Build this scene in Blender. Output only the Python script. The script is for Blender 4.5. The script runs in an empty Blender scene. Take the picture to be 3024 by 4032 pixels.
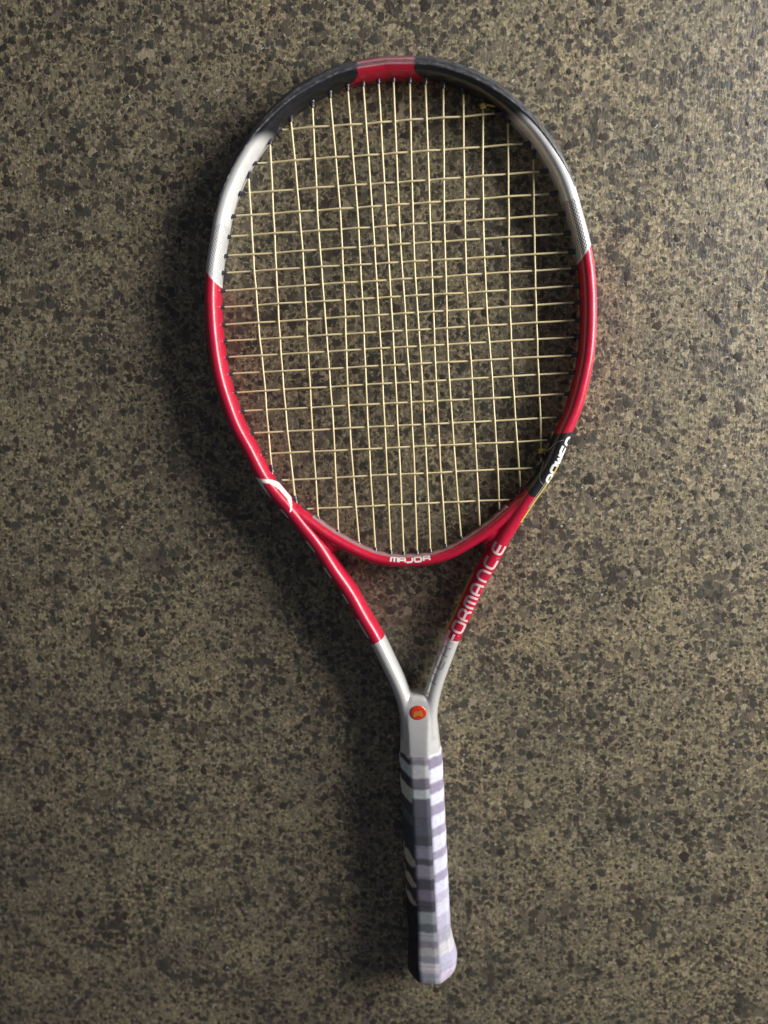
import bpy, math, random
import numpy as np
from mathutils import Vector, Matrix, Quaternion, noise
from mathutils.bvhtree import BVHTree

scene = bpy.context.scene
COL = scene.collection
rng = np.random.default_rng(7)
random.seed(7)
MM = 0.001

# ------------------------------------------------------------------ camera
CAM_H = 0.57
down = Vector((168.0, 456.0, -3050.0)).normalized()      # world down seen in camera axes
u = -down
ex = (Vector((1, 0, 0)) - u * u.x).normalized()
ey = u.cross(ex)
R = Matrix((ex, ey, u))                                    # camera -> world
cd = bpy.data.cameras.new('camera')
cam = bpy.data.objects.new('camera', cd)
COL.objects.link(cam)
cam.matrix_world = Matrix.Translation((0, 0, CAM_H)) @ R.to_4x4()
cd.sensor_fit = 'VERTICAL'
cd.sensor_height = 24.0
cd.lens = 24.0 * 3050.0 / 4032.0
cd.clip_start = 0.01
cd.clip_end = 50.0
cd.dof.use_dof = True
cd.dof.focus_distance = 0.55
cd.dof.aperture_fstop = 1.7
scene.camera = cam

# ------------------------------------------------------------------ light
w = bpy.data.worlds.new('World')
scene.world = w
w.use_nodes = True
bg = w.node_tree.nodes['Background']
bg.inputs[0].default_value = (0.80, 0.85, 1.0, 1)
bg.inputs[1].default_value = 0.10
ld = bpy.data.lights.new('doorway_daylight', 'AREA')
ld.shape = 'RECTANGLE'
ld.size = 0.86
ld.size_y = 0.48
ld.energy = 36.0
ld.color = (1.0, 0.975, 0.95)
lo = bpy.data.objects.new('doorway_daylight', ld)
COL.objects.link(lo)
LP = Vector((1.06, 0.37, 0.45))
lo.location = LP
lo.rotation_euler = (Vector((0.0, 0.0, 0.0)) - LP).to_track_quat('-Z', 'Y').to_euler()

scene.view_settings.view_transform = 'Standard'
scene.view_settings.look = 'None'
scene.view_settings.exposure = 0.0
scene.view_settings.gamma = 1.0
scene.render.film_transparent = False
scene.cycles.max_bounces = 6

# ------------------------------------------------------------------ helpers
def obj(name, verts, faces, mat, parent=None, smooth=True):
    me = bpy.data.meshes.new(name)
    me.from_pydata([tuple(v) for v in verts], [], [tuple(f) for f in faces])
    me.update()
    if smooth:
        me.polygons.foreach_set('use_smooth', [True] * len(me.polygons))
    if mat:
        me.materials.append(mat)
    o = bpy.data.objects.new(name, me)
    COL.objects.link(o)
    if parent:
        o.parent = parent
    return o

def colattr(me, cols, name='paint'):
    a = me.color_attributes.new(name, 'FLOAT_COLOR', 'POINT')
    a.data.foreach_set('color', np.asarray(cols, dtype=np.float32).ravel())

def grid_faces(n, m, closed_ring=True, caps=True):
    F = []
    for i in range(n - 1):
        for j in range(m if closed_ring else m - 1):
            k = (j + 1) % m
            F.append((i * m + j, i * m + k, (i + 1) * m + k, (i + 1) * m + j))
    if caps:
        F.append(tuple(range(m - 1, -1, -1)))
        F.append(tuple((n - 1) * m + j for j in range(m)))
    return F

def spline(P, step):
    """natural cubic spline through 2-D/3-D points, chord parametrised, resampled at step"""
    P = np.asarray(P, float)
    d = np.r_[0, np.cumsum(np.linalg.norm(np.diff(P, axis=0), axis=1))]
    n = len(P)
    h = np.diff(d)
    A = np.zeros((n, n)); B = np.zeros((n, P.shape[1]))
    A[0, 0] = A[-1, -1] = 1
    for i in range(1, n - 1):
        A[i, i - 1] = h[i - 1]; A[i, i] = 2 * (h[i - 1] + h[i]); A[i, i + 1] = h[i]
        B[i] = 3 * ((P[i + 1] - P[i]) / h[i] - (P[i] - P[i - 1]) / h[i - 1])
    c = np.linalg.solve(A, B)
    N = max(2, int(round(d[-1] / step)) + 1)
    s = np.linspace(0, d[-1], N)
    k = np.clip(np.searchsorted(d, s, side='right') - 1, 0, n - 2)
    t = (s - d[k])[:, None]
    hk = h[k][:, None]
    b = (P[k + 1] - P[k]) / hk - hk * (2 * c[k] + c[k + 1]) / 3
    dd = (c[k + 1] - c[k]) / (3 * hk)
    return P[k] + b * t + c[k] * t ** 2 + dd * t ** 3

def smoothstep(a, b, x):
    t = np.clip((x - a) / (b - a), 0, 1)
    return t * t * (3 - 2 * t)

def nz(x, y, z=0.0):
    return noise.noise(Vector((x, y, z)))

def segdist(px, py, pts):
    """distance of points to a polyline"""
    best = np.full(px.shape, 1e9)
    for (x0, y0), (x1, y1) in zip(pts[:-1], pts[1:]):
        dx, dy = x1 - x0, y1 - y0
        L2 = dx * dx + dy * dy + 1e-12
        t = np.clip(((px - x0) * dx + (py - y0) * dy) / L2, 0, 1)
        best = np.minimum(best, np.hypot(px - x0 - t * dx, py - y0 - t * dy))
    return best

# ------------------------------------------------------------------ materials
def new_mat(name):
    m = bpy.data.materials.new(name)
    m.use_nodes = True
    nt = m.node_tree
    return m, nt, nt.nodes['Principled BSDF'], nt.nodes.new, nt.links.new

def simple(name, col, rough, metal=0.0, coat=0.0, bump=0.0, bscale=900.0, spec=0.5):
    m, nt, p, N, Lk = new_mat(name)
    p.inputs['Base Color'].default_value = (*col, 1)
    p.inputs['Roughness'].default_value = rough
    p.inputs['Metallic'].default_value = metal
    p.inputs['Coat Weight'].default_value = coat
    p.inputs['Coat Roughness'].default_value = 0.15
    p.inputs['Specular IOR Level'].default_value = spec
    tc = N('ShaderNodeTexCoord')
    no = N('ShaderNodeTexNoise'); no.inputs['Scale'].default_value = bscale
    Lk(tc.outputs['Object'], no.inputs['Vector'])
    mx = N('ShaderNodeMix'); mx.data_type = 'RGBA'; mx.blend_type = 'MULTIPLY'
    mx.inputs[0].default_value = 0.35
    mx.inputs[6].default_value = (*col, 1)
    Lk(no.outputs['Fac'], mx.inputs[7])
    Lk(mx.outputs[2], p.inputs['Base Color'])
    if bump:
        b = N('ShaderNodeBump'); b.inputs['Strength'].default_value = bump; b.inputs['Distance'].default_value = 0.0003
        Lk(no.outputs['Fac'], b.inputs['Height']); Lk(b.outputs[0], p.inputs['Normal'])
    return m

def paint_mat(name, rough=0.3, coat=0.5, bump=0.0, metal_from_alpha=True, dots=False):
    m, nt, p, N, Lk = new_mat(name)
    at = N('ShaderNodeVertexColor'); at.layer_name = 'paint'
    tc = N('ShaderNodeTexCoord')
    no = N('ShaderNodeTexNoise'); no.inputs['Scale'].default_value = 220; no.inputs['Detail'].default_value = 6
    Lk(tc.outputs['Object'], no.inputs['Vector'])
    mr = N('ShaderNodeMapRange'); mr.inputs[1].default_value = 0.3; mr.inputs[2].default_value = 0.75
    mr.inputs[3].default_value = rough * 0.8; mr.inputs[4].default_value = rough * 1.35
    Lk(no.outputs['Fac'], mr.inputs[0]); Lk(mr.outputs[0], p.inputs['Roughness'])
    col = at.outputs['Color']
    if dots:
        at2 = N('ShaderNodeAttribute'); at2.attribute_name = 'halftone'
        uv = N('ShaderNodeUVMap'); uv.uv_map = 'print'
        sp = N('ShaderNodeSeparateXYZ'); Lk(uv.outputs[0], sp.inputs[0])
        # staggered dot lattice from two products of cosines (uv in millimetres)
        def cosn(sock, k):
            a = N('ShaderNodeMath'); a.operation = 'MULTIPLY'; a.inputs[1].default_value = k; Lk(sock, a.inputs[0])
            c = N('ShaderNodeMath'); c.operation = 'COSINE'; Lk(a.outputs[0], c.inputs[0]); return c.outputs[0]
        a = N('ShaderNodeMath'); a.operation = 'MULTIPLY'
        Lk(cosn(sp.outputs[0], 2 * math.pi / 2.7), a.inputs[0]); Lk(cosn(sp.outputs[1], 2 * math.pi / 2.0), a.inputs[1])
        g = N('ShaderNodeMapRange'); g.interpolation_type = 'SMOOTHSTEP'
        g.inputs[1].default_value = -0.05; g.inputs[2].default_value = 0.26
        Lk(a.outputs[0], g.inputs[0])
        mu = N('ShaderNodeMath'); mu.operation = 'MULTIPLY'; Lk(g.outputs[0], mu.inputs[0]); Lk(at2.outputs['Fac'], mu.inputs[1])
        mx = N('ShaderNodeMix'); mx.data_type = 'RGBA'
        mx.inputs[7].default_value = (0.07, 0.07, 0.068, 1)
        Lk(mu.outputs[0], mx.inputs[0]); Lk(col, mx.inputs[6]); col = mx.outputs[2]
    Lk(col, p.inputs['Base Color'])
    if metal_from_alpha:
        Lk(at.outputs['Alpha'], p.inputs['Metallic'])
    p.inputs['Coat Weight'].default_value = coat
    p.inputs['Coat Roughness'].default_value = 0.2
    if dots:
        b = N('ShaderNodeBump'); b.inputs['Strength'].default_value = 0.22; b.inputs['Distance'].default_value = 0.0008
        n2 = N('ShaderNodeTexNoise'); n2.inputs['Scale'].default_value = 110; n2.inputs['Detail'].default_value = 5
        Lk(tc.outputs['Object'], n2.inputs['Vector'])
        Lk(n2.outputs['Fac'], b.inputs['Height']); Lk(b.outputs[0], p.inputs['Normal']); Lk(b.outputs[0], p.inputs['Coat Normal'])
    if bump:
        b = N('ShaderNodeBump'); b.inputs['Strength'].default_value = bump; b.inputs['Distance'].default_value = 0.0002
        n2 = N('ShaderNodeTexNoise'); n2.inputs['Scale'].default_value = 1500
        Lk(tc.outputs['Object'], n2.inputs['Vector'])
        Lk(n2.outputs['Fac'], b.inputs['Height']); Lk(b.outputs[0], p.inputs['Normal'])
    return m

RED = (0.48, 0.0055, 0.034)
SILVER = (0.73, 0.73, 0.71)
BLACK = (0.012, 0.013, 0.016)
M_paint = paint_mat('racket_lacquer', 0.36, 0.4, dots=True)
M_silver = simple('silver_lacquer', (0.80, 0.79, 0.76), 0.34, 0.35, 0.3, 0.04, 1400)
M_guard = paint_mat('bumper_plastic', 0.42, 0.15, 0.25, metal_from_alpha=False)
M_grip = paint_mat('grip_tape_cloth', 0.62, 0.0, 0.35, metal_from_alpha=False)
M_string = simple('gut_string', (0.90, 0.755, 0.43), 0.24, 0, 0.2, 0.05, 2500)
M_grom = simple('black_plastic', (0.05, 0.05, 0.062), 0.25, 0, 0.2)
M_white = simple('white_print', (0.86, 0.85, 0.84), 0.4)
M_pale = simple('pale_pink_print', (0.80, 0.60, 0.60), 0.4)
M_grey = simple('grey_print_and_glint', (0.34, 0.335, 0.33), 0.4, 0.2)  # grey of the thin print line and of the painted edge highlight
M_faint = simple('faint_grey_print', (0.42, 0.415, 0.40), 0.4, 0.2)
M_gold = simple('gold_stripe', (0.62, 0.46, 0.12), 0.4)
M_badge = simple('orange_red_resin', (0.75, 0.045, 0.012), 0.12, 0, 1.0)
M_emblem = simple('gold_emblem', (0.76, 0.28, 0.05), 0.3, 0.2, 0.6)

# ------------------------------------------------------------------ floor
def floor_material():
    m, nt, p, N, Lk = new_mat('speckled_stone_floor')
    tc = N('ShaderNodeTexCoord')
    P = tc.outputs['Object']
    # warp the lookup a little so that grains are ragged
    wn = N('ShaderNodeTexNoise'); wn.inputs['Scale'].default_value = 330; wn.inputs['Detail'].default_value = 3
    Lk(P, wn.inputs['Vector'])
    sub = N('ShaderNodeVectorMath'); sub.operation = 'SUBTRACT'; sub.inputs[1].default_value = (0.5, 0.5, 0.5)
    Lk(wn.outputs['Color'], sub.inputs[0])
    sc = N('ShaderNodeVectorMath'); sc.operation = 'SCALE'; sc.inputs['Scale'].default_value = 0.0056
    Lk(sub.outputs[0], sc.inputs[0])
    ad = N('ShaderNodeVectorMath'); ad.operation = 'ADD'
    Lk(P, ad.inputs[0]); Lk(sc.outputs[0], ad.inputs[1])
    W = ad.outputs[0]
    # matrix: tan with lighter and duller flecks
    n1 = N('ShaderNodeTexNoise'); n1.inputs['Scale'].default_value = 380; n1.inputs['Detail'].default_value = 5; n1.inputs['Roughness'].default_value = 0.62
    Lk(W, n1.inputs['Vector'])
    r1 = N('ShaderNodeValToRGB')
    e = r1.color_ramp.elements
    e[0].position = 0.30; e[0].color = (0.088, 0.078, 0.057, 1)
    e[1].position = 0.68; e[1].color = (0.47, 0.398, 0.252, 1)
    k = e.new(0.5); k.color = (0.215, 0.184, 0.118, 1)
    Lk(n1.outputs['Fac'], r1.inputs['Fac'])
    # broad colour drift: redder, greyer
    n2 = N('ShaderNodeTexNoise'); n2.inputs['Scale'].default_value = 14; n2.inputs['Detail'].default_value = 4
    Lk(P, n2.inputs['Vector'])
    r2 = N('ShaderNodeValToRGB')
    e = r2.color_ramp.elements
    e[0].position = 0.32; e[0].color = (0.76, 0.77, 0.80, 1)
    e[1].position = 0.68; e[1].color = (1.08, 1.04, 0.97, 1)
    Lk(n2.outputs['Fac'], r2.inputs['Fac'])
    mul = N('ShaderNodeMix'); mul.data_type = 'RGBA'; mul.blend_type = 'MULTIPLY'; mul.inputs[0].default_value = 1
    Lk(r1.outputs[0], mul.inputs[6]); Lk(r2.outputs[0], mul.inputs[7])
    col = mul.outputs[2]
    n3 = N('ShaderNodeTexNoise'); n3.inputs['Scale'].default_value = 26; n3.inputs['Detail'].default_value = 5; n3.inputs['Roughness'].default_value = 0.6
    Lk(P, n3.inputs['Vector'])
    drift = N('ShaderNodeMapRange'); drift.inputs[1].default_value = 0.3; drift.inputs[2].default_value = 0.7
    drift.inputs[3].default_value = -0.24; drift.inputs[4].default_value = 0.24
    Lk(n3.outputs['Fac'], drift.inputs[0])
    # grains of three sizes
    for size, rmin, rmax, off in ((0.0022, -0.38, 0.60, 0.0), (0.0037, -0.16, 0.62, 3.1), (0.0064, -0.40, 0.58, 7.7)):
        mp = N('ShaderNodeVectorMath'); mp.operation = 'ADD'; mp.inputs[1].default_value = (off, off * 0.7, 0)
        Lk(W, mp.inputs[0])
        v = N('ShaderNodeTexVoronoi'); v.voronoi_dimensions = '2D'
        v.inputs['Scale'].default_value = 1.0 / size
        Lk(mp.outputs[0], v.inputs['Vector'])
        s = N('ShaderNodeSeparateColor'); Lk(v.outputs['Color'], s.inputs[0])
        rr = N('ShaderNodeMapRange'); rr.inputs[3].default_value = rmin; rr.inputs[4].default_value = rmax
        Lk(s.outputs[0], rr.inputs[0])
        rd = N('ShaderNodeMath'); rd.operation = 'ADD'; Lk(rr.outputs[0], rd.inputs[0]); Lk(drift.outputs[0], rd.inputs[1])
        d = N('ShaderNodeMath'); d.operation = 'SUBTRACT'
        Lk(rd.outputs[0], d.inputs[0]); Lk(v.outputs['Distance'], d.inputs[1])
        mk = N('ShaderNodeMapRange'); mk.interpolation_type = 'SMOOTHSTEP'
        mk.inputs[1].default_value = -0.05; mk.inputs[2].default_value = 0.07
        Lk(d.outputs[0], mk.inputs[0])
        cr = N('ShaderNodeValToRGB'); cr.color_ramp.interpolation = 'CONSTANT'
        e = cr.color_ramp.elements
        e[0].position = 0; e[0].color = (0.040, 0.034, 0.028, 1)
        e[1].position = 0.28; e[1].color = (0.066, 0.054, 0.042, 1)
        for pos, c in ((0.5, (0.055, 0.054, 0.044)), (0.68, (0.10, 0.082, 0.060)), (0.84, (0.15, 0.125, 0.092)), (0.972, (0.33, 0.28, 0.19))):
            k = e.new(pos); k.color = (*c, 1)
        Lk(s.outputs[1], cr.inputs['Fac'])
        gm = N('ShaderNodeMath'); gm.operation = 'MULTIPLY'; gm.inputs[1].default_value = 0.92
        Lk(mk.outputs[0], gm.inputs[0])
        mx = N('ShaderNodeMix'); mx.data_type = 'RGBA'
        Lk(gm.outputs[0], mx.inputs[0]); Lk(col, mx.inputs[6]); Lk(cr.outputs[0], mx.inputs[7])
        col = mx.outputs[2]
    # rare pale mineral specks
    v = N('ShaderNodeTexVoronoi'); v.voronoi_dimensions = '2D'; v.inputs['Scale'].default_value = 1 / 0.0038
    Lk(W, v.inputs['Vector'])
    s = N('ShaderNodeSeparateColor'); Lk(v.outputs['Color'], s.inputs[0])
    g = N('ShaderNodeMath'); g.operation = 'GREATER_THAN'; g.inputs[1].default_value = 0.993; Lk(s.outputs[2], g.inputs[0])
    l = N('ShaderNodeMath'); l.operation = 'LESS_THAN'; l.inputs[1].default_value = 0.17; Lk(v.outputs['Distance'], l.inputs[0])
    mm = N('ShaderNodeMath'); mm.operation = 'MULTIPLY'; Lk(g.outputs[0], mm.inputs[0]); Lk(l.outputs[0], mm.inputs[1])
    mx = N('ShaderNodeMix'); mx.data_type = 'RGBA'; mx.inputs[7].default_value = (0.50, 0.47, 0.44, 1)
    Lk(mm.outputs[0], mx.inputs[0]); Lk(col, mx.inputs[6]); col = mx.outputs[2]
    Lk(col, p.inputs['Base Color'])
    # sealed, slightly uneven surface
    nr = N('ShaderNodeTexNoise'); nr.inputs['Scale'].default_value = 260; nr.inputs['Detail'].default_value = 4
    Lk(P, nr.inputs['Vector'])
    mr = N('ShaderNodeMapRange'); mr.inputs[1].default_value = 0.3; mr.inputs[2].default_value = 0.7
    mr.inputs[3].default_value = 0.30; mr.inputs[4].default_value = 0.54
    Lk(nr.outputs['Fac'], mr.inputs[0]); Lk(mr.outputs[0], p.inputs['Roughness'])
    st = N('ShaderNodeMapping'); st.inputs['Scale'].default_value = (1.0, 0.42, 1.0)   # trowel direction
    Lk(P, st.inputs['Vector'])
    b1 = N('ShaderNodeTexNoise'); b1.inputs['Scale'].default_value = 620; b1.inputs['Detail'].default_value = 3
    Lk(st.outputs[0], b1.inputs['Vector'])
    b2 = N('ShaderNodeTexNoise'); b2.inputs['Scale'].default_value = 70; b2.inputs['Detail'].default_value = 3
    Lk(P, b2.inputs['Vector'])
    am = N('ShaderNodeMath'); am.operation = 'MULTIPLY_ADD'; am.inputs[1].default_value = 2.5
    Lk(b2.outputs['Fac'], am.inputs[0]); Lk(b1.outputs['Fac'], am.inputs[2])
    b = N('ShaderNodeBump'); b.inputs['Strength'].default_value = 0.55; b.inputs['Distance'].default_value = 0.0006
    Lk(am.outputs[0], b.inputs['Height']); Lk(b.outputs[0], p.inputs['Normal'])
    p.inputs['Specular IOR Level'].default_value = 0.62
    return m

M_floor = floor_material()
floor = obj('floor', [(-2.5, -2.5, 0), (2.5, -2.5, 0), (2.5, 2.5, 0), (-2.5, 2.5, 0)], [(0, 1, 2, 3)], M_floor, smooth=False)
floor['kind'] = 'structure'

# dark aggregate stones that stand a hair proud of the worn surface
def chip_mat(name, c0, c1):
    m, nt, p, N, Lk = new_mat(name)
    tc = N('ShaderNodeTexCoord')
    no = N('ShaderNodeTexNoise'); no.inputs['Scale'].default_value = 700; no.inputs['Detail'].default_value = 4
    geo = N('ShaderNodeNewGeometry')
    Lk(geo.outputs['Position'], no.inputs['Vector'])
    r = N('ShaderNodeValToRGB')
    r.color_ramp.elements[0].position = 0.3; r.color_ramp.elements[0].color = (*c0, 1)
    r.color_ramp.elements[1].position = 0.72; r.color_ramp.elements[1].color = (*c1, 1)
    Lk(no.outputs['Fac'], r.inputs['Fac']); Lk(r.outputs[0], p.inputs['Base Color'])
    p.inputs['Roughness'].default_value = 0.38
    b = N('ShaderNodeBump'); b.inputs['Strength'].default_value = 0.5; b.inputs['Distance'].default_value = 0.0003
    Lk(no.outputs['Fac'], b.inputs['Height']); Lk(b.outputs[0], p.inputs['Normal'])
    return m
CHIPM = [chip_mat('dark_stone', (0.022, 0.019, 0.016), (0.062, 0.052, 0.042)),
         chip_mat('brown_stone', (0.034, 0.026, 0.021), (0.085, 0.064, 0.048)),
         chip_mat('grey_green_stone', (0.038, 0.038, 0.031), (0.085, 0.080, 0.062))]
def chip_shape(r, n=13):
    ph = rng.uniform(0, 6.28, 4); am = rng.uniform(0.04, 0.17, 4)
    el = rng.uniform(0.72, 1.0); ro = rng.uniform(0, 6.28)
    V = []
    for lv, z in ((1.0, -0.02), (0.86, 0.05), (0.45, 0.09)):
        for j in range(n):
            a = 2 * math.pi * j / n
            q = r * lv * (1 + sum(am[k] * math.cos((k + 2) * a + ph[k]) for k in range(4)))
            x, y = q * math.cos(a), q * math.sin(a) * el
            V.append((x * math.cos(ro) - y * math.sin(ro), x * math.sin(ro) + y * math.cos(ro), z * MM * 1.4))
    F = []
    for i in range(2):
        for j in range(n):
            k = (j + 1) % n
            F.append((i * n + j, i * n + k, (i + 1) * n + k, (i + 1) * n + j))
    F.append(tuple(2 * n + j for j in range(n)))
    return V, F
protos = []
for k in range(18):
    V, F = chip_shape(1.0)
    me = bpy.data.meshes.new('stone_chip')
    me.from_pydata([(x, y, z) for x, y, z in V], [], F)
    me.polygons.foreach_set('use_smooth', [True] * len(me.polygons))
    me.materials.append(CHIPM[k % 3])
    protos.append(me)
sizes = np.sort(np.clip(rng.lognormal(math.log(1.75), 0.36, 2300), 1.1, 4.6))[::-1] * MM
pts = []
cellmap = {}
for r in sizes:
    for _ in range(12):
        x, y = rng.uniform(-0.36, 0.33), rng.uniform(-0.53, 0.34)
        if (nz(x * 9, y * 9, 3.3) + 0.55) < rng.uniform(0, 0.9):
            continue
        key = (int(x // 0.01), int(y // 0.01))
        ok = True
        for dx in (-1, 0, 1):
            for dy in (-1, 0, 1):
                for (a, b_, c) in cellmap.get((key[0] + dx, key[1] + dy), ()):
                    if (a - x) ** 2 + (b_ - y) ** 2 < (c + r) ** 2 * 0.9:
                        ok = False
        if ok:
            cellmap.setdefault(key, []).append((x, y, r)); pts.append((x, y, r)); break
for k, (x, y, r) in enumerate(pts[:280]):
    o = bpy.data.objects.new('stone_chip', protos[k % 18])
    COL.objects.link(o); o.parent = floor
    o.location = (x, y, 0); o.scale = (r, r, 1); o.rotation_euler = (0, 0, rng.uniform(0, 6.28))
for c in range(3):
    V, F = [], []
    for (x, y, r) in pts[280 + c::3]:
        v, f = chip_shape(r, 9)
        b0 = len(V)
        V += [(x + a, y + b_, z) for a, b_, z in v]
        F += [tuple(i + b0 for i in q) for q in f]
    o = obj('stone_chips', V, F, CHIPM[c], floor)
    o['kind'] = 'stuff'

# ------------------------------------------------------------------ racket root
YAW = math.radians(3.13)
root = bpy.data.objects.new('tennis_racket', None)
root.empty_display_size = 0.05
COL.objects.link(root)
root['label'] = 'red, silver and black tennis racket with yellow strings and striped grip'
root['category'] = 'tennis racket'
TILT = math.atan2(5.2, 665.0)
axis0 = Vector((-17 * math.cos(YAW), -17 * math.sin(YAW), 13.0)) * MM
root.location = axis0
root.rotation_euler = (Matrix.Rotation(YAW, 3, 'Z') @ Matrix.Rotation(-TILT, 3, 'X')).to_euler()

# ------------------------------------------------------------------ frame tube
OUT = [(0, 224.6), (19, 223.3), (34, 220.9), (48, 216.0), (61, 210.2), (75, 200.9), (88, 189.6), (101, 175.2), (112.5, 158.2),
       (122.0, 138.5), (128.3, 117.0), (132.9, 98.5), (135.6, 81.8), (136.8, 62.5), (136.3, 38.0), (133.7, 16.0), (130.2, 1.0),
       (123.9, -19.0), (117.6, -32.5), (107.2, -56.0), (99.0, -68.5), (91.0, -79.2), (81.6, -92.8), (71.4, -108.0), (62.0, -125.0),
       (52.0, -141.5), (43.0, -160.0), (34.2, -177.3), (26.8, -194.9), (20.6, -210.3), (16.2, -225.0), (14.6, -234.0), (14.1, -243.0), (14.3, -252.0)]
half = spline(OUT, 0.5)
full = np.vstack([(half * [-1, 1])[::-1], half[1:]])
def tangent(P):
    T = np.gradient(P, axis=0); return T / np.linalg.norm(T, axis=1)[:, None]
T0 = tangent(full)
N0 = np.stack([-T0[:, 1], T0[:, 0]], 1)                      # outward (path runs left, top, right)
inset = np.interp(full[:, 1], [-230, -110, -40, 100, 200, 225], [6.1, 6.3, 5.9, 5.7, 5.9, 6.0])
CEN = full - N0 * inset[:, None]
CEN = spline(CEN[::6], 0.5)
T = tangent(CEN)
NOR = np.stack([-T[:, 1], T[:, 0]], 1)
ARC = np.r_[0, np.cumsum(np.linalg.norm(np.diff(CEN, axis=0), axis=1))]
A_R = np.interp(CEN[:, 1], [-230, -110, -40, 100, 200, 225], [5.9, 6.1, 5.6, 5.35, 5.6, 5.7])
B_R = np.interp(CEN[:, 1], [-230, -110, 0, 225], [11.0, 11.6, 11.2, 11.0])
def section(t):
    """lens-like box-beam section, returned as unit offsets along the outward normal and along z"""
    c, s = np.cos(t), np.sin(t)
    e = 2 / 2.35
    return np.sign(c) * np.abs(c) ** e, np.sign(s) * np.abs(s) ** e

MR = 56
tt = np.linspace(0, 2 * math.pi, MR, endpoint=False)
sx, sz = section(tt)
def paint(U, V, Wl, Z, ts):
    """colour of the lacquer from the place on the frame; alpha holds metalness"""
    n = U.shape
    rgb = np.empty(n + (4,)); rgb[...] = (*RED, 0.0)
    halft = np.zeros(n)
    au = np.abs(U)
    k = V > 90 + 1.15 * Wl
    rgb[k] = (*SILVER, 0.22)
    halft = np.where(U > 0, 1.0, 0.55) * np.where((V > 91.5 + 1.15 * Wl) & (V < 124.0 + 0.5 * np.sin(U)), 1.0, 0.0)  # left dots weaker: the highlight's wash-out is put into the print
    g = smoothstep(172.5, 182.5, V + 0.25 * Wl)[..., None]
    rgb = np.where((V > 140)[..., None], rgb * (1 - g) + np.array([*BLACK, 0.0]) * g, rgb)
    q = np.where(Wl < 0, (11.0 - Z) * 0.8 - Wl * 0.6, 0.8)
    edge = 18.5 + 0.068 * np.maximum(0, q - 2) ** 2 + 0.9 * np.maximum(0, 1.6 - q)
    k = (V > 195) & (au < edge)
    rgb[k] = (*RED, 0.0)
    # black panel low on the right arm
    k = (U > 0) & (V < -30.8 + 0.06 * (Wl + 5)) & (V > -74.0 - 0.45 * Wl + 0.10 * Wl ** 2) & (U > 60)
    rgb[k] = (*BLACK, 0.0)
    # white hook on the left arm
    P1 = [(-107.5, -52.2), (-103.5, -53.6), (-98.3, -54.2), (-93.3, -57.6), (-88.5, -63.0), (-84.9, -69.0), (-83.6, -73.6), (-84.4, -77.2)]
    P1 = spline(P1, 1.0)
    d = segdist(U, V, P1)
    wd = np.interp(V, [-78, -70, -60, -54, -50], [0.35, 0.75, 1.05, 1.3, 1.4])
    k = (d < wd) & (Z > 0) & (U < 0)
    P2 = [(-105.5, -55.0), (-103.6, -58.8), (-101.2, -62.6), (-99.2, -66.2)]
    d2 = segdist(U, V, P2)
    k |= (d2 < np.interp(V, [-68, -56], [0.9, 2.1])) & (Z > 0) & (U < 0)
    rgb[k] = (0.84, 0.82, 0.76, 0.0)
    # white letters on the outer side of the left arm, seen edge-on
    for a, b_ in ((-75.0, -81.4), (-99.0, -107.4), (-119.0, -127.0), (-139.0, -146.5), (-158.5, -173.0)):
        k = (U < 0) & (V < a) & (V > b_) & (ts > -0.6) & (ts < 1.10)
        rgb[k] = (0.78, 0.72, 0.62, 0.0)
    return rgb, halft

# the red/black/silver hairpin stops where the silver throat begins
keep = CEN[:, 1] > -176.2
i0, i1 = np.where(keep)[0][[0, -1]]
sl = slice(i0, i1 + 1)
def sweep(sl, off=0.0):
    C, Nn = CEN[sl], NOR[sl]
    a = A_R[sl] + off; b = B_R[sl] + off
    X = C[:, None, 0] + Nn[:, None, 0] * a[:, None] * sx[None]
    Y = C[:, None, 1] + Nn[:, None, 1] * a[:, None] * sx[None]
    Z = b[:, None] * sz[None]
    Wl = a[:, None] * sx[None] * np.ones_like(X)
    return X, Y, Z, Wl
X, Y, Z, Wl = sweep(sl)
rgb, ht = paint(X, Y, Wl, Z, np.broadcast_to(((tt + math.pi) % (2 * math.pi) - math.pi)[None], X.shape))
# scuffs: little pale nicks along the outer crest
vx = np.stack([X, Y, Z], -1).reshape(-1, 3)
sc = rgb.reshape(-1, 4)
for i in range(0, len(vx)):
    t_i = i % MR
    if 3 < t_i < 12 and nz(vx[i, 0] * .55, vx[i, 1] * .55, 2.0) > 0.50 and nz(vx[i, 0] * 2.0, vx[i, 1] * 2.0, 9.0) > 0.12:
        sc[i, :3] = sc[i, :3] * 0.45 + 0.26
frame = obj('frame', vx * MM, grid_faces(X.shape[0], MR), M_paint, root)
colattr(frame.data, sc)
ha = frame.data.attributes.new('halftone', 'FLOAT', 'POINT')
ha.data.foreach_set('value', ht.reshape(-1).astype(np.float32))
# print coordinates in millimetres: along the tube, around the tube
uvl = frame.data.uv_layers.new(name='print')
per = np.r_[0, np.cumsum(np.hypot(np.diff(sx * 5.5, append=sx[0] * 5.5), np.diff(sz * 11, append=sz[0] * 11)))][:MR]
pu = np.broadcast_to(ARC[sl][:, None], X.shape).reshape(-1)
pv = np.broadcast_to(per[None], X.shape).reshape(-1)
lv = np.empty(len(frame.data.loops), dtype=np.int32)
frame.data.loops.foreach_get('vertex_index', lv)
uvl.data.foreach_set('uv', np.stack([pu[lv], pv[lv]], 1).astype(np.float32).ravel())

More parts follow.
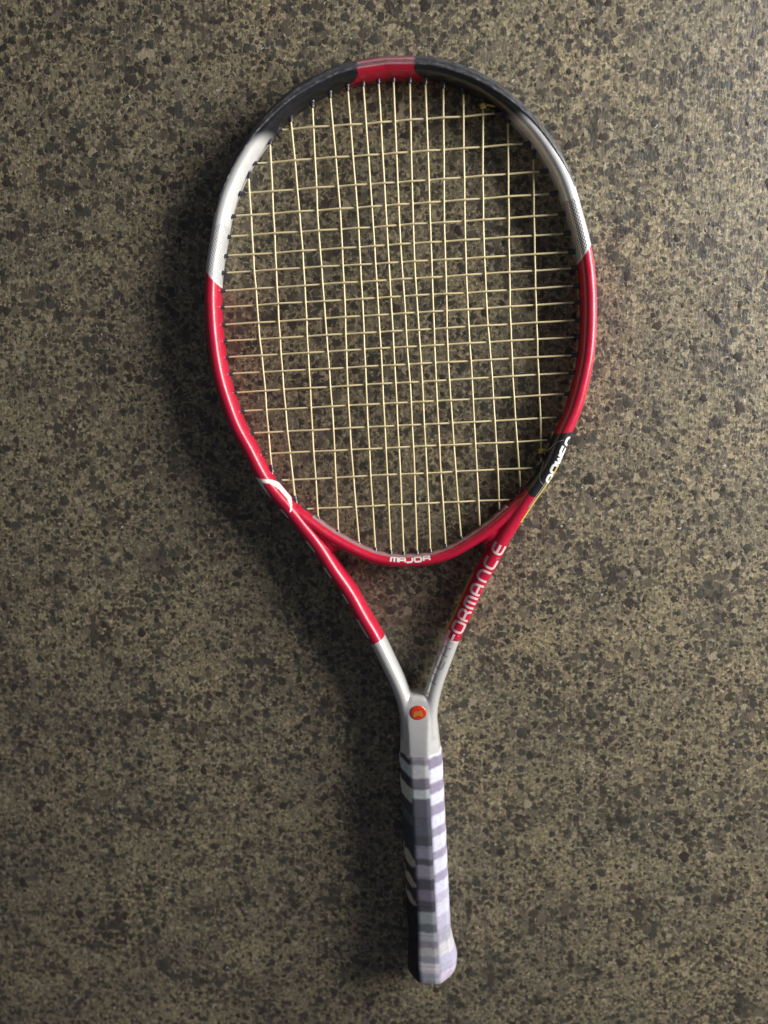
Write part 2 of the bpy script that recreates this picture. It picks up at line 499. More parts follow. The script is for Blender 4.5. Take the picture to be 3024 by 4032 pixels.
# ------------------------------------------------------------------ bridge
BH = [(0, -118.4), (12, -117.8), (27, -114.2), (40, -108.0), (54.5, -99.4), (68.6, -89.0), (79.2, -80.0), (86.5, -73.4), (92.0, -66.8)]
bh = spline(BH, 1.0)
BC = spline(np.vstack([(bh * [-1, 1])[::-1], bh[1:]])[::4], 0.6)
BT = tangent(BC); BN = np.stack([BT[:, 1], -BT[:, 0]], 1)   # outward = down
ab = np.interp(np.abs(BC[:, 0]), [0, 40, 70, 92], [4.05, 4.2, 4.9, 4.6])
bb = np.interp(np.abs(BC[:, 0]), [0, 60, 78, 92], [9.6, 10.0, 9.6, 8.2])
Xb = BC[:, None, 0] + BN[:, None, 0] * ab[:, None] * sx[None]
Yb = BC[:, None, 1] + BN[:, None, 1] * ab[:, None] * sx[None]
Zb = bb[:, None] * sz[None]
Vt, Ft = [], []
def add_loft(rings):
    b0 = len(Vt); m = len(rings[0])
    for r_ in rings: Vt.extend(r_)
    Ft.extend(tuple(i + b0 for i in f) for f in grid_faces(len(rings), m))
def fuse(name, mat, voxel, iters):
    """voxel union of the collected lofts, smoothed so that inner corners become fillets"""
    tmp = obj(name + '_source', np.array(Vt) * MM, Ft, None)
    rm = tmp.modifiers.new('r', 'REMESH'); rm.mode = 'VOXEL'; rm.voxel_size = voxel * MM
    sm = tmp.modifiers.new('s', 'SMOOTH'); sm.factor = 0.5; sm.iterations = iters
    dg = bpy.context.evaluated_depsgraph_get()
    me = bpy.data.meshes.new_from_object(tmp.evaluated_get(dg))
    bpy.data.objects.remove(tmp)
    me.name = name
    me.polygons.foreach_set('use_smooth', [True] * len(me.polygons))
    me.materials.clear(); me.materials.append(mat)
    o = bpy.data.objects.new(name, me); COL.objects.link(o); o.parent = root
    del Vt[:]; del Ft[:]
    return o
add_loft([[(Xb[i, j], Yb[i, j], Zb[i, j]) for j in range(0, MR, 2)] for i in range(Xb.shape[0])])
for side in (-1, 1):
    idx = np.where((CEN[:, 1] < -46) & (CEN[:, 1] > -150) & (CEN[:, 0] * side > 0))[0][::4]
    add_loft([[(CEN[i, 0] + NOR[i, 0] * (A_R[i] - .25) * a, CEN[i, 1] + NOR[i, 1] * (A_R[i] - .25) * a, (B_R[i] - .3) * b_) for a, b_ in zip(sx[::2], sz[::2])] for i in idx])
    # web that fills the corner between bridge and arm
    rr_ = []
    for th in np.linspace(0.06, math.pi - 0.06, 13):
        q = []
        for a in np.linspace(0, 2 * math.pi, 20, endpoint=False):
            lx, ly, lz = 11.5 * math.cos(th), 5.2 * math.sin(th) * math.cos(a), 8.6 * math.sin(th) * math.sin(a)
            ca, sa = side * 0.60, 0.80
            q.append((side * 60.0 + lx * ca - ly * sa * side, -100.0 + lx * sa + ly * abs(ca), lz))
        rr_.append(q)
    add_loft(rr_)
bridge = fuse('bridge', M_paint, 0.6, 14)
colattr(bridge.data, np.tile((*RED, 0.0), (len(bridge.data.vertices), 1)))
bridge.data.attributes.new('halftone', 'FLOAT', 'POINT')
bridge.data.uv_layers.new(name='print')

# smoky grommet strip along the inner edge of the bridge, scalloped between the holes
M_strip = simple('smoky_plastic', (0.36, 0.20, 0.20), 0.4, 0, 0.2)
Vs = []
for i in range(0, len(BC), 2):
    if abs(BC[i, 0]) > 74: continue
    sc_ = 0.16 * math.sin(i * 0.6 * 2 * math.pi / 10.5)
    ring = []
    for x_, z_ in ((ab[i] - 1.2, 5.6), (ab[i] - 0.1, 5.4), (ab[i] + 0.65 + sc_, 4.4), (ab[i] + 0.75 + sc_, 0), (ab[i] + 0.65 + sc_, -4.4), (ab[i] - 1.2, -5.6)):
        ring.append((BC[i, 0] - BN[i, 0] * x_, BC[i, 1] - BN[i, 1] * x_, z_))
    Vs += ring
obj('grommet_strip', np.array(Vs) * MM, grid_faces(len(Vs) // 6, 6), M_strip, root)

# ------------------------------------------------------------------ silver throat: two arms fused into the shaft
for side in (0, 1):
    idx = np.where((CEN[:, 1] < -175.2) & ((CEN[:, 0] < 0) if side == 0 else (CEN[:, 0] >= 0)))[0]
    idx = idx[::4] if side == 1 else idx[::-1][::4]
    rings = []
    for i in idx:
        rings.append([(CEN[i, 0] + NOR[i, 0] * A_R[i] * a, CEN[i, 1] + NOR[i, 1] * A_R[i] * a, B_R[i] * b_) for a, b_ in zip(sx[::2], sz[::2])])
    add_loft(rings)
ROLL = math.radians(6.5)          # the handle is turned a little in the photo
def oct_ring(v, hw, hh, fx, fz, k=1, roll=0.0):
    """octagon: fx = half width of the top flat, fz = half height of the side flat"""
    c = [(hw, -fz), (hw, fz), (fx, hh), (-fx, hh), (-hw, fz), (-hw, -fz), (-fx, -hh), (fx, -hh)]
    out = []
    for i in range(8):
        a, b_ = np.array(c[i]), np.array(c[(i + 1) % 8])
        for q in range(k):
            p_ = a + (b_ - a) * (q / k)
            cr, sr = math.cos(roll), math.sin(roll)
            out.append((p_[0] * cr - p_[1] * sr, v, p_[0] * sr + p_[1] * cr))
    return out
rings = []
for v, hw, hh, fx, fz in ((-218.5, 6.5, 8.2, 5, 3), (-221.5, 8.2, 10.3, 6.0, 3.5), (-226, 10.5, 11.1, 7.4, 4.0), (-233, 13.4, 11.8, 7.8, 5), (-241, 13.9, 12.5, 7.8, 5),
                          (-250, 14.2, 13.2, 7.2, 5.5), (-258, 14.7, 13.6, 7.0, 6), (-266, 15.2, 13.9, 6.9, 6.2), (-285, 15.2, 13.9, 6.9, 6.2), (-300, 15, 13.6, 6.8, 6.2)):
    rings.append(oct_ring(v, hw, hh, fx, fz, k=3, roll=ROLL * float(np.interp(-v, [228, 266], [0, 1]))))
add_loft(rings)
throat = fuse('throat', M_silver, 0.55, 42)

# ------------------------------------------------------------------ bumper guard round the head
kg = np.where(CEN[:, 1] > 131.5)[0]
NT = 61
Vg, Cg = [], []
for ii, i in enumerate(kg[::2]):
    a, b_ = A_R[i], B_R[i]
    endf = min(1.0, min(ii, len(kg) // 2 - ii) / 24.0)
    tm = np.interp(CEN[i, 1], [131.5, 150, 180, 205], [58, 74, 86, 101])
    tg = np.radians(np.linspace(-tm, tm, NT))
    gx, gz = section(tg)
    ring_o, ring_i, col_o = [], [], []
    for j, t in enumerate(tg):
        f = abs(t) / math.radians(tm)
        rid = 0.26 * math.cos(f * 26) * smoothstep(0.98, 0.88, f)
        o_ = (0.75 + rid + 0.25 * nz(i * .05, j * .6)) * (0.25 + 0.75 * endf)
        if f > 0.985: o_ = 0.12
        nx_, nz_ = gx[j] / a, gz[j] / b_
        l_ = math.hypot(nx_, nz_) + 1e-9
        lx, lz = a * gx[j] + o_ * nx_ / l_, b_ * gz[j] + o_ * nz_ / l_
        ring_o.append((CEN[i, 0] + NOR[i, 0] * lx, CEN[i, 1] + NOR[i, 1] * lx, lz))
        lx, lz = a * gx[j] * 0.9, b_ * gz[j] * 0.96
        ring_i.append((CEN[i, 0] + NOR[i, 0] * lx, CEN[i, 1] + NOR[i, 1] * lx, lz))
        base = np.array((0.046, 0.047, 0.053))
        n1 = nz(i * 0.11, j * 0.9, 1.0); n2 = nz(i * 0.5, j * 1.7, 5.0)
        lim = 19.0 + 1.2 * n1
        if abs(CEN[i, 0]) < lim and t > 0 and (f > 0.93 or 0.70 < f < 0.80):
            base = np.array((0.50, 0.16, 0.18)) + 0.15 * max(0, n2)
        elif abs(CEN[i, 0]) < lim and t > 0 and f > 0.5:
            base = np.array((0.17, 0.075, 0.085))
        wear = smoothstep(0.0, 0.5, n1 + 0.6 * n2) * (0.55 if f > 0.9 else 0.22)
        base = base * (1 - wear) + 0.32 * wear
        col_o.append((*base, 1))
    Vg += ring_o + ring_i[::-1]; Cg += col_o + col_o[::-1]
ng = NT * 2
guard = obj('bumper_guard', np.array(Vg) * MM, grid_faces(len(Vg) // ng, ng), M_guard, root)
colattr(guard.data, Cg)

# ------------------------------------------------------------------ strings and grommets
MU = [-98.4, -82.9, -66.3, -51.9, -38.4, -26.0, -14.9, -5.1, 4.9, 14.6, 25.4, 36.6, 50.4, 64.2, 80.1, 96.2]
MT = [155.8, 177, 190.4, 198.6, 203.8, 207.4, 209.3, 210.4, 210.6, 209.2, 207.4, 204.2, 199.4, 190.2, 179, 155]
M2 = [-99.6, -84.2, -65.1, -52.5, -36.8, -24.9, -14.3, -5.2, 3.8, 13.0, 24.7, 34.0, 48.5, 60.9, 78.0, 95.2]
M3 = [-98.5, -84.9, -66.2, -51.1, -39.0, -25.9, -13.9, -4.6, 5.6, 14.2, 24.1, 33.8, 49.6, 63.9, 78.4, 96.2]
MB = [-43.2, -66.7, -82.8, -93.3, -103, -107.4, -110, -111.3, -111, -110.2, -106.9, -102, -94.7, -83.9, -68, -42]
MTU = [-98.7, -82.3, -66.7, -51.5, -38.9, -26.8, -16.1, -5.7, 4.4, 15.3, 25.8, 37.6, 50.8, 63.8, 80.1, 96.4]
MBU = [-97.9, -82.2, -66.1, -52.2, -37.4, -25.6, -14.4, -5.1, 4.8, 14.5, 25.7, 37.2, 51.1, 65.6, 81.1, 96.4]
CL = [(-73.2, 185.7), (-92.1, 165.2), (-101.8, 146.1), (-109.8, 131.3), (-114.4, 117.8), (-117.4, 105.0), (-119.4, 93.7), (-121.4, 81.5), (-123.0, 70.3), (-123.4, 58.1), (-123.0, 46.6), (-122.6, 35.2), (-120.9, 23.4), (-119.0, 10.3), (-114.5, -3.4), (-108.8, -19.5), (-101.4, -35.0), (-91.1, -54.7), (-74.1, -76.6)]
CR = [(71.7, 185.3), (89.9, 164.8), (100.6, 146.1), (106.9, 131.4), (112.4, 117.6), (115.8, 104.9), (118.4, 92.4), (120.4, 81.6), (121.4, 69.4), (121.9, 58.4), (122.0, 46.4), (121.3, 35.1), (119.6, 22.7), (117.1, 10.6), (113.8, -3.9), (108.2, -19.9), (101.2, -35.5), (90.3, -54.7), (73.4, -76.7)]
SR = 0.68
AMP = 0.62
def string_tube(name, P, parent):
    P = np.asarray(P); Tn = tangent(P)
    m = 10; V = []
    for p_, t_ in zip(P, Tn):
        q1 = np.cross(t_, (0, 0, 1)); q1 /= np.linalg.norm(q1); q2 = np.cross(q1, t_)
        for j in range(m):
            a = 2 * math.pi * j / m
            V.append(p_ + SR * (math.cos(a) * q1 + math.sin(a) * q2))
    return obj(name, np.array(V) * MM, grid_faces(len(P), m), M_string, parent)

main_curves = []
for i in range(16):
    ctl = [(MTU[i], MT[i]), (M2[i] + rng.uniform(-.2, .2), 97.0 - 0.085 * M2[i]), (M3[i], -0.7 - .05 * M3[i]), (MBU[i], MB[i])]
    main_curves.append(spline(ctl, 0.5))
def x_on(curve, v):
    return float(np.interp(-v, -curve[:, 1], curve[:, 0]))
cross_v = lambda j, uu: CL[j][1] + (CR[j][1] - CL[j][1]) * (uu - CL[j][0]) / (CR[j][0] - CL[j][0])
def grommet_mesh():
    prof = [(0.0, 1.9), (2.0, 1.85), (2.4, 1.5), (5.2, 1.35), (5.6, 1.15), (5.6, 0.85), (4.6, 0.76)]
    m = 14; V = []
    for x, r_ in prof:
        for j in range(m):
            a = 2 * math.pi * j / m
            V.append((x * MM, r_ * math.cos(a) * MM, r_ * math.sin(a) * MM))
    me_ = bpy.data.meshes.new('grommet')
    me_.from_pydata(V, [], grid_faces(len(prof), m, True, False))
    me_.polygons.foreach_set('use_smooth', [True] * len(me_.polygons))
    me_.materials.append(M_grom)
    return me_
GM = grommet_mesh()
def grommet(tip, d):
    o = bpy.data.objects.new('grommet', GM)
    COL.objects.link(o); o.parent = guard
    base = Vector((tip[0] - d[0] * 5.6, tip[1] - d[1] * 5.6, 0))
    o.location = base * MM
    o.rotation_euler = (0, 0, math.atan2(d[1], d[0]))

for i, cv in enumerate(main_curves):
    vs = [MT[i] + 9]; us = [cv[0, 0] + 0.0]; zs = [0.0]
    for j in range(19):
        uu = x_on(cv, cross_v(j, MU[i]))
        vv = cross_v(j, uu)
        if not (CL[j][0] - 1 < uu < CR[j][0] + 1): continue
        if vv > MT[i] - 2 or vv < MB[i] + 2: continue
        vs.append(vv); us.append(uu); zs.append(AMP if (i + j) % 2 == 0 else -AMP)
    vs.append(MB[i] - (6 if abs(MU[i]) < 70 else 9)); us.append(cv[-1, 0]); zs.append(0.0)
    V_ = np.arange(vs[0], vs[-1], -1.2)
    Zc = np.interp(-V_, -np.array(vs), zs)
    # soften the over-under zigzag
    Zc = np.convolve(np.pad(Zc, 2, mode='edge'), [.1, .2, .4, .2, .1], 'valid')
    U_ = np.interp(-V_, -cv[:, 1], cv[:, 0]) + np.array([0.55 * nz(v_ * 0.028, i * 2.7) * (1 - abs(v_ - 50) / 200) for v_ in V_])
    string_tube('main_string', np.stack([U_, V_, Zc], 1), root)
    d = np.array([cv[1] - cv[0]])[0]; d /= np.linalg.norm(d)
    grommet((cv[0, 0], MT[i] - 0.6), d)
    d = cv[-2] - cv[-1]; d /= np.linalg.norm(d)
    grommet((cv[-1, 0], MB[i] + 0.2), d)
for j in range(19):
    (ul, vl), (ur, vr) = CL[j], CR[j]
    L_ = math.hypot(ur - ul, vr - vl); d = np.array([(ur - ul) / L_, (vr - vl) / L_])
    us = [ul - 8]; zs = [0.0]
    for i in range(16):
        uu = x_on(main_curves[i], cross_v(j, MU[i])); vv = cross_v(j, uu)
        if vv > MT[i] - 2 or vv < MB[i] + 2: continue
        us.append(uu); zs.append(-AMP if (i + j) % 2 == 0 else AMP)
    us.append(ur + 8); zs.append(0.0)
    U_ = np.arange(us[0], us[-1], 1.2)
    Zc = np.interp(U_, us, zs)
    Zc = np.convolve(np.pad(Zc, 2, mode='edge'), [.1, .2, .4, .2, .1], 'valid')
    V_ = vl + (vr - vl) * (U_ - ul) / (ur - ul) + np.array([0.35 * nz(x * 0.03, j * 3.1) for x in U_])
    string_tube('cross_string', np.stack([U_, V_, Zc], 1), root)
    grommet((ul + 0.5, vl), d)
    grommet((ur - 0.5, vr), -d)

# tie-off knots: two turns round the main, a bump and a cut tail
M_knot = simple('gut_string_knot', (0.72, 0.50, 0.12), 0.35, 0, 0.2)
def knot(u0, v0, tail):
    P = []
    for k in range(60):
        a = k / 60 * 5 * math.pi
        P.append((u0 + 1.55 * math.cos(a), v0 + 1.3 - k / 60 * 2.6, 0.9 + 1.55 * math.sin(a)))
    for k in range(1, 14):
        f = k / 13
        P.append((u0 - 1.55 + (tail[0] + 1.55) * f, v0 - 1.3 + (tail[1] + 1.3) * f + 0.8 * math.sin(f * 5), 0.9 + 1.8 * math.sin(f * 2.6)))
    o = string_tube('string_knot', np.array(P), root)
    o.data.materials[0] = M_knot
knot(63.9, 190.2, (8.0, 0.2))
knot(96.4, -42.8, (6.0, 1.4))

# ------------------------------------------------------------------ grip
NG, KG = 420, 9
gv = np.linspace(-263.6, -446.4, NG)
hw = np.interp(-gv, [263, 266, 300, 400, 413, 422, 430, 435, 439, 443, 446.4], [15.2, 15.8, 16.0, 16.1, 16.3, 17.5, 19.2, 20.2, 20.1, 18.9, 16.8])
hh = np.interp(-gv, [263, 266, 300, 400, 413, 422, 430, 435, 439, 443, 446.4], [13.9, 14.5, 14.7, 14.9, 15.2, 16.3, 17.6, 18.2, 18.2, 18.0, 17.4])
fx = np.interp(-gv, [263, 400, 430, 446.4], [7.2, 7.5, 8.4, 7.8])
fz = np.interp(-gv, [263, 400, 439, 452.6], [6.2, 6.4, 7.4, 6.0])
S = 0.2075
def v_top(y): return -266.1 - (y - 3000) * 0.2027 - (y - 3000) ** 2 * 0.0000056
def v_bev(y): return -269.5 - (y - 3000) * 0.2044 - (y - 3000) ** 2 * 0.0000060
c2y = lambda c: 3100 + 0.4822 * c
LT = (0.62, 0.62, 0.70)
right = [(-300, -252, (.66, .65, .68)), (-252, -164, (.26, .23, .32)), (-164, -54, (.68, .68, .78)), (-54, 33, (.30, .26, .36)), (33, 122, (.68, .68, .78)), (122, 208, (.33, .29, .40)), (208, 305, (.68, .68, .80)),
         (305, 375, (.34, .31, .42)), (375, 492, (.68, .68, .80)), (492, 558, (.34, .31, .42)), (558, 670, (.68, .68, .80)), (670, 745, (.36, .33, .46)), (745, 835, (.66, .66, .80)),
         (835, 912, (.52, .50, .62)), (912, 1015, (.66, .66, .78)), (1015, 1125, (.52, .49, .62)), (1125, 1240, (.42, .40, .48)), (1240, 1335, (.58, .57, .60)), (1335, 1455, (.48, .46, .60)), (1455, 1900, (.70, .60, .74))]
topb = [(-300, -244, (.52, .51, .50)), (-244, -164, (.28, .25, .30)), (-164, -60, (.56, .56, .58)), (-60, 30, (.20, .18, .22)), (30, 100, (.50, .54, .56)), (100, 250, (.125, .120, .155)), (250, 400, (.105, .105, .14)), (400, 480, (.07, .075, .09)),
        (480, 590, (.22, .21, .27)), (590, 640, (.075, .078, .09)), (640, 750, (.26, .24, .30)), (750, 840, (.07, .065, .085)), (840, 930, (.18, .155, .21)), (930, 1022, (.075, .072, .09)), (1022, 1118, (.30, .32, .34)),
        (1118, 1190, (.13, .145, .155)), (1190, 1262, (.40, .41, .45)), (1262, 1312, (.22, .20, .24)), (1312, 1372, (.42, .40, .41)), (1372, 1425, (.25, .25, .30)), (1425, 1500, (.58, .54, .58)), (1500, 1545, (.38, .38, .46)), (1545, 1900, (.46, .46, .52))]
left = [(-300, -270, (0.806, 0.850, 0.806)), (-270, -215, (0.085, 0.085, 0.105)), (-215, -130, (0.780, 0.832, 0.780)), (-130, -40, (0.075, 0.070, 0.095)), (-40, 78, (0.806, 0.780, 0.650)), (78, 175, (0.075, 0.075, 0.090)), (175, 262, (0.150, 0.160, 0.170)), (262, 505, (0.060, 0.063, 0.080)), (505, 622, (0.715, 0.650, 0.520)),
        (622, 700, (0.055, 0.053, 0.060)), (700, 790, (0.676, 0.624, 0.494)), (790, 862, (0.060, 0.051, 0.055)), (862, 935, (0.624, 0.572, 0.442)), (935, 1900, (0.018, 0.017, 0.021))]  # last band darkened: shade on the butt's left put into the print colour
def band(lst, vf, v, fallback):
    for a, b_, c in lst:
        if vf(c2y(b_)) < v <= vf(c2y(a)): return np.array(c)
    return np.array(fallback)
Vq, Cq = [], []
for i in range(NG):
    # the tape laps itself: a faint step every turn
    ph = (gv[i] + 263.6) / -24.0
    step = 0.35 * (ph - math.floor(ph))
    ring = oct_ring(gv[i], hw[i], hh[i], fx[i], fz[i], k=KG, roll=ROLL)
    ring = [(max(x, -16.2 - 0.45 * (hw[i] - 16.0)) if x < -16.2 and hw[i] > 16.2 else x, y, z) for x, y, z in ring]
    for q, (x, y, z) in enumerate(ring):
        f, t = divmod(q, KG); t /= KG
        rr = math.hypot(x, z)
        k_ = 1 - 0.055 * max(0, 1 - min(t, 1 - t) * 6) ** 2 + (step + 0.10 * nz(x * .4, y * .4, z * .4)) / rr * 0.4
        Vq.append((x * k_, y, z * k_))
        wob = 0.8 * nz(x * .16, y * .08, 4.0) + 0.25 * nz(x * .4, y * .2, 8.0)
        # faces: 0 right side, 1 right bevel, 2 top, 3 left bevel, 4 left side, 5-7 underneath
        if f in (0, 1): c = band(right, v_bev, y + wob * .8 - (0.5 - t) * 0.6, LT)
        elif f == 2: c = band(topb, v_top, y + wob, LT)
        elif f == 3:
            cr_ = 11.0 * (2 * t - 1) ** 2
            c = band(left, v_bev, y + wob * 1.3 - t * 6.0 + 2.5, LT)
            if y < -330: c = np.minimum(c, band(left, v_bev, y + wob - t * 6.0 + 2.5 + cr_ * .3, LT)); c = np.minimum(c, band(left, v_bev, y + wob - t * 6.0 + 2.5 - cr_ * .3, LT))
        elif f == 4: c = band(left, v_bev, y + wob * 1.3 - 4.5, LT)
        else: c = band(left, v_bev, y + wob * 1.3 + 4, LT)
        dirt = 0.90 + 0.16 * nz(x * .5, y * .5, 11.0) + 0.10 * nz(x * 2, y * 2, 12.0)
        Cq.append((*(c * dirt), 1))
# soften the printed band edges along the handle
Cq = np.array(Cq).reshape(NG, KG * 8, 4)
kern = np.array([0, .12, .23, .30, .23, .12, 0])
Cs = np.zeros_like(Cq)
pad = np.pad(Cq, ((3, 3), (0, 0), (0, 0)), mode='edge')
for q in range(7): Cs += kern[q] * pad[q:q + NG]
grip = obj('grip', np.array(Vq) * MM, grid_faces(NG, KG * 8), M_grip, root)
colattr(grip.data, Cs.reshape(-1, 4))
endc = obj('butt_cap', np.array(oct_ring(-446.2, 14.6, 13.4, 7.0, 5.6, k=2, roll=ROLL) + oct_ring(-447.4, 12.5, 11.4, 6.0, 4.8, k=2, roll=ROLL)) * MM, grid_faces(2, 16), M_grom, root, smooth=False)

# ------------------------------------------------------------------ print on the lacquer: ribbons laid on the surface
def bvh_of(objs):
    V, F = [], []
    for o in objs:
        b0 = len(V)
        V += [v.co.copy() for v in o.data.vertices]
        F += [[i + b0 for i in p_.vertices] for p_ in o.data.polygons]
    return BVHTree.FromPolygons(V, F)
BV = bvh_of([frame, bridge, throat])
lift = [0.10]
def round_corners(P, n=2):
    P = np.asarray(P, float)
    for _ in range(n):
        Q = [P[0]]
        for a, b_ in zip(P[:-1], P[1:]):
            Q += [a * .75 + b_ * .25, a * .25 + b_ * .75]
        Q.append(P[-1]); P = np.array(Q)
    return P
def ribbon_into(V, F, P, width, direction, origin_shift, nacross=3):
    """lay a stroke on the surface by dropping rays on it"""
    lift[0] = 0.10 + (lift[0] - 0.10 + 0.013) % 0.09
    P = np.asarray(P, float)
    d = np.r_[0, np.cumsum(np.linalg.norm(np.diff(P, axis=0), axis=1))]
    n = max(3, int(d[-1] / 0.5) + 1)
    s = np.linspace(0, d[-1], n)
    Q = np.stack([np.interp(s, d, P[:, 0]), np.interp(s, d, P[:, 1])], 1)
    Tq = tangent(Q); Nq = np.stack([-Tq[:, 1], Tq[:, 0]], 1)
    D = Vector(direction).normalized()
    rows = []
    for q, nq in zip(Q, Nq):
        row = []
        for k in range(nacross):
            off = (k / (nacross - 1) - .5) * width
            p_ = q + nq * off
            o_ = Vector((p_[0] * MM, p_[1] * MM, 0)) - D * 0.05 + Vector(origin_shift) * MM
            hit, nn, _, _ = BV.ray_cast(o_, D, 0.09)
            if hit is None: row = None; break
            row.append(hit + nn * lift[0] * MM)
        rows.append(row)
    for a, b_ in zip(rows[:-1], rows[1:]):
        if a is None or b_ is None: continue
        for k in range(nacross - 1):
            if max((a[k] - a[k + 1]).length, (a[k] - b_[k]).length) > 0.004: continue
            b0 = len(V)
            V.extend([a[k], a[k + 1], b_[k + 1], b_[k]]); F.append((b0, b0 + 1, b0 + 2, b0 + 3))

TECH = {  # rounded outline capitals, unit box
 'P': [[(0, 0), (0, .82), (.12, 1), (.72, 1), (.86, .85), (.86, .58), (.72, .44), (.05, .44)]],
 'E': [[(.92, 1), (.2, 1), (0, .85), (0, .15), (.2, 0), (.92, 0)], [(0, .5), (.85, .5)]],
 'R': [[(0, 0), (0, .8), (.15, 1), (.72, 1), (.88, .85), (.88, .6), (.72, .45), (.04, .45)], [(.88, 0), (.88, .22), (.7, .42)]],
 'F': [[(0, 0), (0, .82), (.15, 1), (.9, 1)], [(0, .5), (.8, .5)]],
 'O': [[(.5, 1), (.15, 1), (0, .85), (0, .15), (.15, 0), (.8, 0), (.95, .15), (.95, .85), (.8, 1), (.5, 1)]],
 'M': [[(0, 0), (0, .82), (.15, 1), (.85, 1), (1, .82), (1, 0)], [(.5, 1), (.5, 0)]],
 'A': [[(0, 0), (0, .75), (.2, 1), (.72, 1), (.92, .75), (.92, 0)], [(.02, .42), (.9, .42)]],
 'N': [[(0, 0), (0, 1), (.68, 1), (.92, .78), (.92, 0)]],
 'C': [[(.92, 1), (.2, 1), (0, .82), (0, .18), (.2, 0), (.92, 0)]],
 'W': [[(0, 1), (.22, 0), (.5, .8), (.78, 0), (1, 1)]],
 'J': [[(.9, 1), (.9, .2), (.7, 0), (.05, 0)]],
}
def lettering(items, mat, name, label=None, direction=(0, 0, -1), shift=(0, 0, 0)):
    V, F = [], []
    for ch, org, e1, e2, wd, ht_, sw in items:
        for st in TECH[ch]:
            P = np.array([np.array(org) + (x - .46) * wd * np.array(e1) + (y - .5) * ht_ * np.array(e2) for x, y in st])
            if len(P) > 3 and ch != 'W': P = round_corners(P, 2)
            ribbon_into(V, F, P, sw, direction, shift)
    o = obj(name, V, F, mat, root, smooth=True)
    if label: o['label'] = label
    return o
sh = np.array([[62.7, -109.9], [56.7, -120.1], [51.5, -129.2], [46.2, -139.1], [41.3, -148.7], [36.7, -157.6], [32.0, -166.6], [27.4, -175.2], [22.8, -184.6], [18.2, -194.6], [13.6, -205.4]])
word = 'ECNAMROF'
def axes(k):
    a = sh[max(0, k - 1)] - sh[min(len(sh) - 1, k + 1)]
    a = a / np.linalg.norm(a); return a, np.array([-a[1], a[0]])
its = []
for k, ch in enumerate(word[:7]):
    e1, e2 = axes(k)
    its.append((ch, sh[k] - 0.5 * e2, e1, e2, 7.8, 7.7, 1.7))
lettering(its, M_pale, 'lettering', 'pale outline capitals running up the red arm')
e1, e2 = axes(7)
lettering([('F', sh[7] + e1 * 1.2, e1, e2, 7.4, 7.4, 1.6)], M_pale, 'lettering')
its = []
for k, ch in zip((8, 9, 10), 'REP'):
    e1, e2 = axes(k)
    its.append((ch, sh[k] + e2 * 0.6, e1, e2, 7.4, 5.6, 1.0))
lettering(its, M_faint, 'lettering', 'faint grey capitals on the silver arm')
# bold word on the bridge
its = []
for k, (ch, x) in enumerate(zip('MAJOR', (-11.9, -6.2, -0.9, 5.2, 11.6))):
    yb = -118.9 + 0.006 * x * x
    its.append((ch, (x, yb), (1, 0.012 * x * 0.6), (-0.012 * x * 0.6, 1), 5.0, 3.6, 1.3))
lettering(its, M_white, 'lettering', 'small bold white capitals on the bridge', (0, -0.33, -1))
# bold word on the black panel, wrapping over the outer edge
pw0, pw1 = np.array([98.4, -64.6]), np.array([115.4, -33.2])
e1 = (pw1 - pw0) / np.linalg.norm(pw1 - pw0); e2 = np.array([-e1[1], e1[0]])
its = []
Lw = np.linalg.norm(pw1 - pw0)
for k, ch in enumerate('POWER'):
    f = (k + 0.5) / 5
    bow = 1.0 * math.sin(math.pi * f)
    its.append((ch, pw0 + e1 * Lw * f - e2 * (1.9 - bow), e1, e2, 6.0, 5.6, 1.75))
lettering(its, M_white, 'lettering', 'bold white capitals on the black panel')
V, F = [], []
lp = spline([(96.7, -66.6), (93.8, -63.5), (94.3, -57.8), (96.8, -51.7), (99.3, -45.3), (102.7, -40.3), (106.4, -36.6), (110.6, -35.4)], .5)
ribbon_into(V, F, lp, 0.45, (0, 0, -1), (0, 0, 0))
obj('print_line', V, F, M_grey, root)
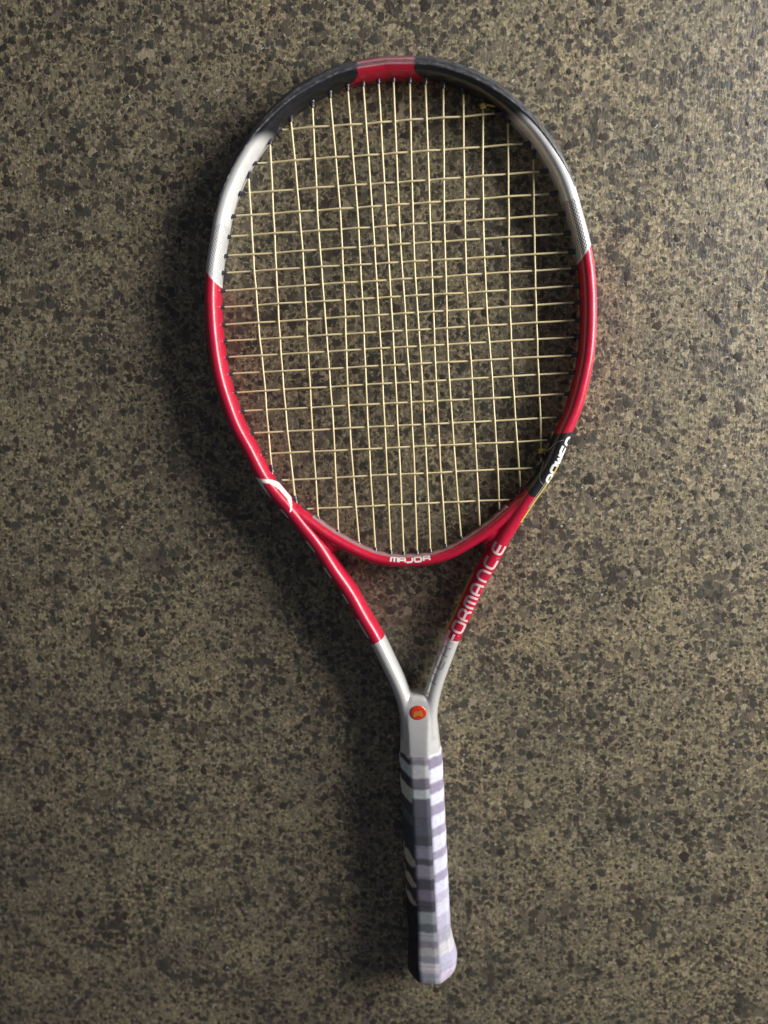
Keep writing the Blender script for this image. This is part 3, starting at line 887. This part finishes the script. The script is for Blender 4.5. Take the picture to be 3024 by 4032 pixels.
# gold pin stripes low on the outer edge of the black panel and on the inner side of the right arm
def side_stripe(name, va, vb_, tdeg0, tdeg1, mat, offm=0.12):
    idx = np.where((CEN[:, 0] > 0) & (CEN[:, 1] < va) & (CEN[:, 1] > vb_))[0]
    V, F = [], []
    ts = np.radians(np.linspace(tdeg0, tdeg1, 12)); x_, z_ = section(ts)
    for i in idx:
        for a, b_ in zip(x_, z_):
            V.append(np.array((CEN[i, 0] + NOR[i, 0] * (A_R[i] + offm) * a, CEN[i, 1] + NOR[i, 1] * (A_R[i] + offm) * a, (B_R[i] + offm) * b_)) * MM)
    return obj(name, V, grid_faces(len(idx), 12, False, False), mat, root)
side_stripe('stripe_or_painted_glint', -51, -90, 34, 57, M_gold)
side_stripe('stripe_or_painted_glint', -62, -80, 65, 71, M_grey)  # specular line on the edge, painted on as a grey strip
side_stripe('stripe_or_painted_glint', -132, -176, 206, 156, M_gold)

# ------------------------------------------------------------------ badge on the throat
bc = (0.0, -231.0)
hit, nn, _, _ = BV.ray_cast(Vector((bc[0] * MM, bc[1] * MM, 0.05)), Vector((0, 0, -1)), 0.09)
zt = hit.z / MM
Vd = []
prof = [(6.1, -0.6), (6.1, 0.1), (5.6, 0.35), (4.4, 0.5), (2.4, 0.6), (0.05, 0.62)]
for r_, z_ in prof:
    for j in range(40):
        a = 2 * math.pi * j / 40
        Vd.append(((bc[0] + r_ * math.cos(a)) * MM, (bc[1] + r_ * math.sin(a)) * MM, (zt + z_) * MM))
badge = obj('badge', Vd, grid_faces(len(prof), 40, True, True), M_badge, root)
em = [(-3.9, -2.2), (-3.4, 0.5), (-2.3, 2.0), (-0.9, 2.2), (0.2, 1.3), (1.4, 2.6), (2.6, 2.3), (3.3, 0.6), (3.9, -1.8), (2.7, -2.7), (1.6, -1.7), (0, -1.2), (-1.5, -1.8), (-2.5, -2.9)]
em = np.vstack([round_corners(np.array(em + em[:1]), 1)[:-1]])
def dome(x, y):
    r_ = math.hypot(x, y); return float(np.interp(r_, [0, 2.4, 4.4, 5.6], [0.62, 0.6, 0.5, 0.35]))
ctr = (0, 0.6)
Ve = [((bc[0] + ctr[0]) * MM, (bc[1] + ctr[1]) * MM, (zt + 0.69) * MM)]
Fe = []
for lv in (0.5, 1.0):
    for x, y in em:
        px, py = ctr[0] + (x - ctr[0]) * lv, ctr[1] + (y - ctr[1]) * lv
        Ve.append(((bc[0] + px) * MM, (bc[1] + py) * MM, (zt + dome(px, py) + 0.07) * MM))
n_ = len(em)
for j in range(n_):
    k = (j + 1) % n_
    Fe.append((0, 1 + j, 1 + k)); Fe.append((1 + j, 1 + n_ + j, 1 + n_ + k, 1 + k))
obj('emblem', Ve, Fe, M_emblem, badge)
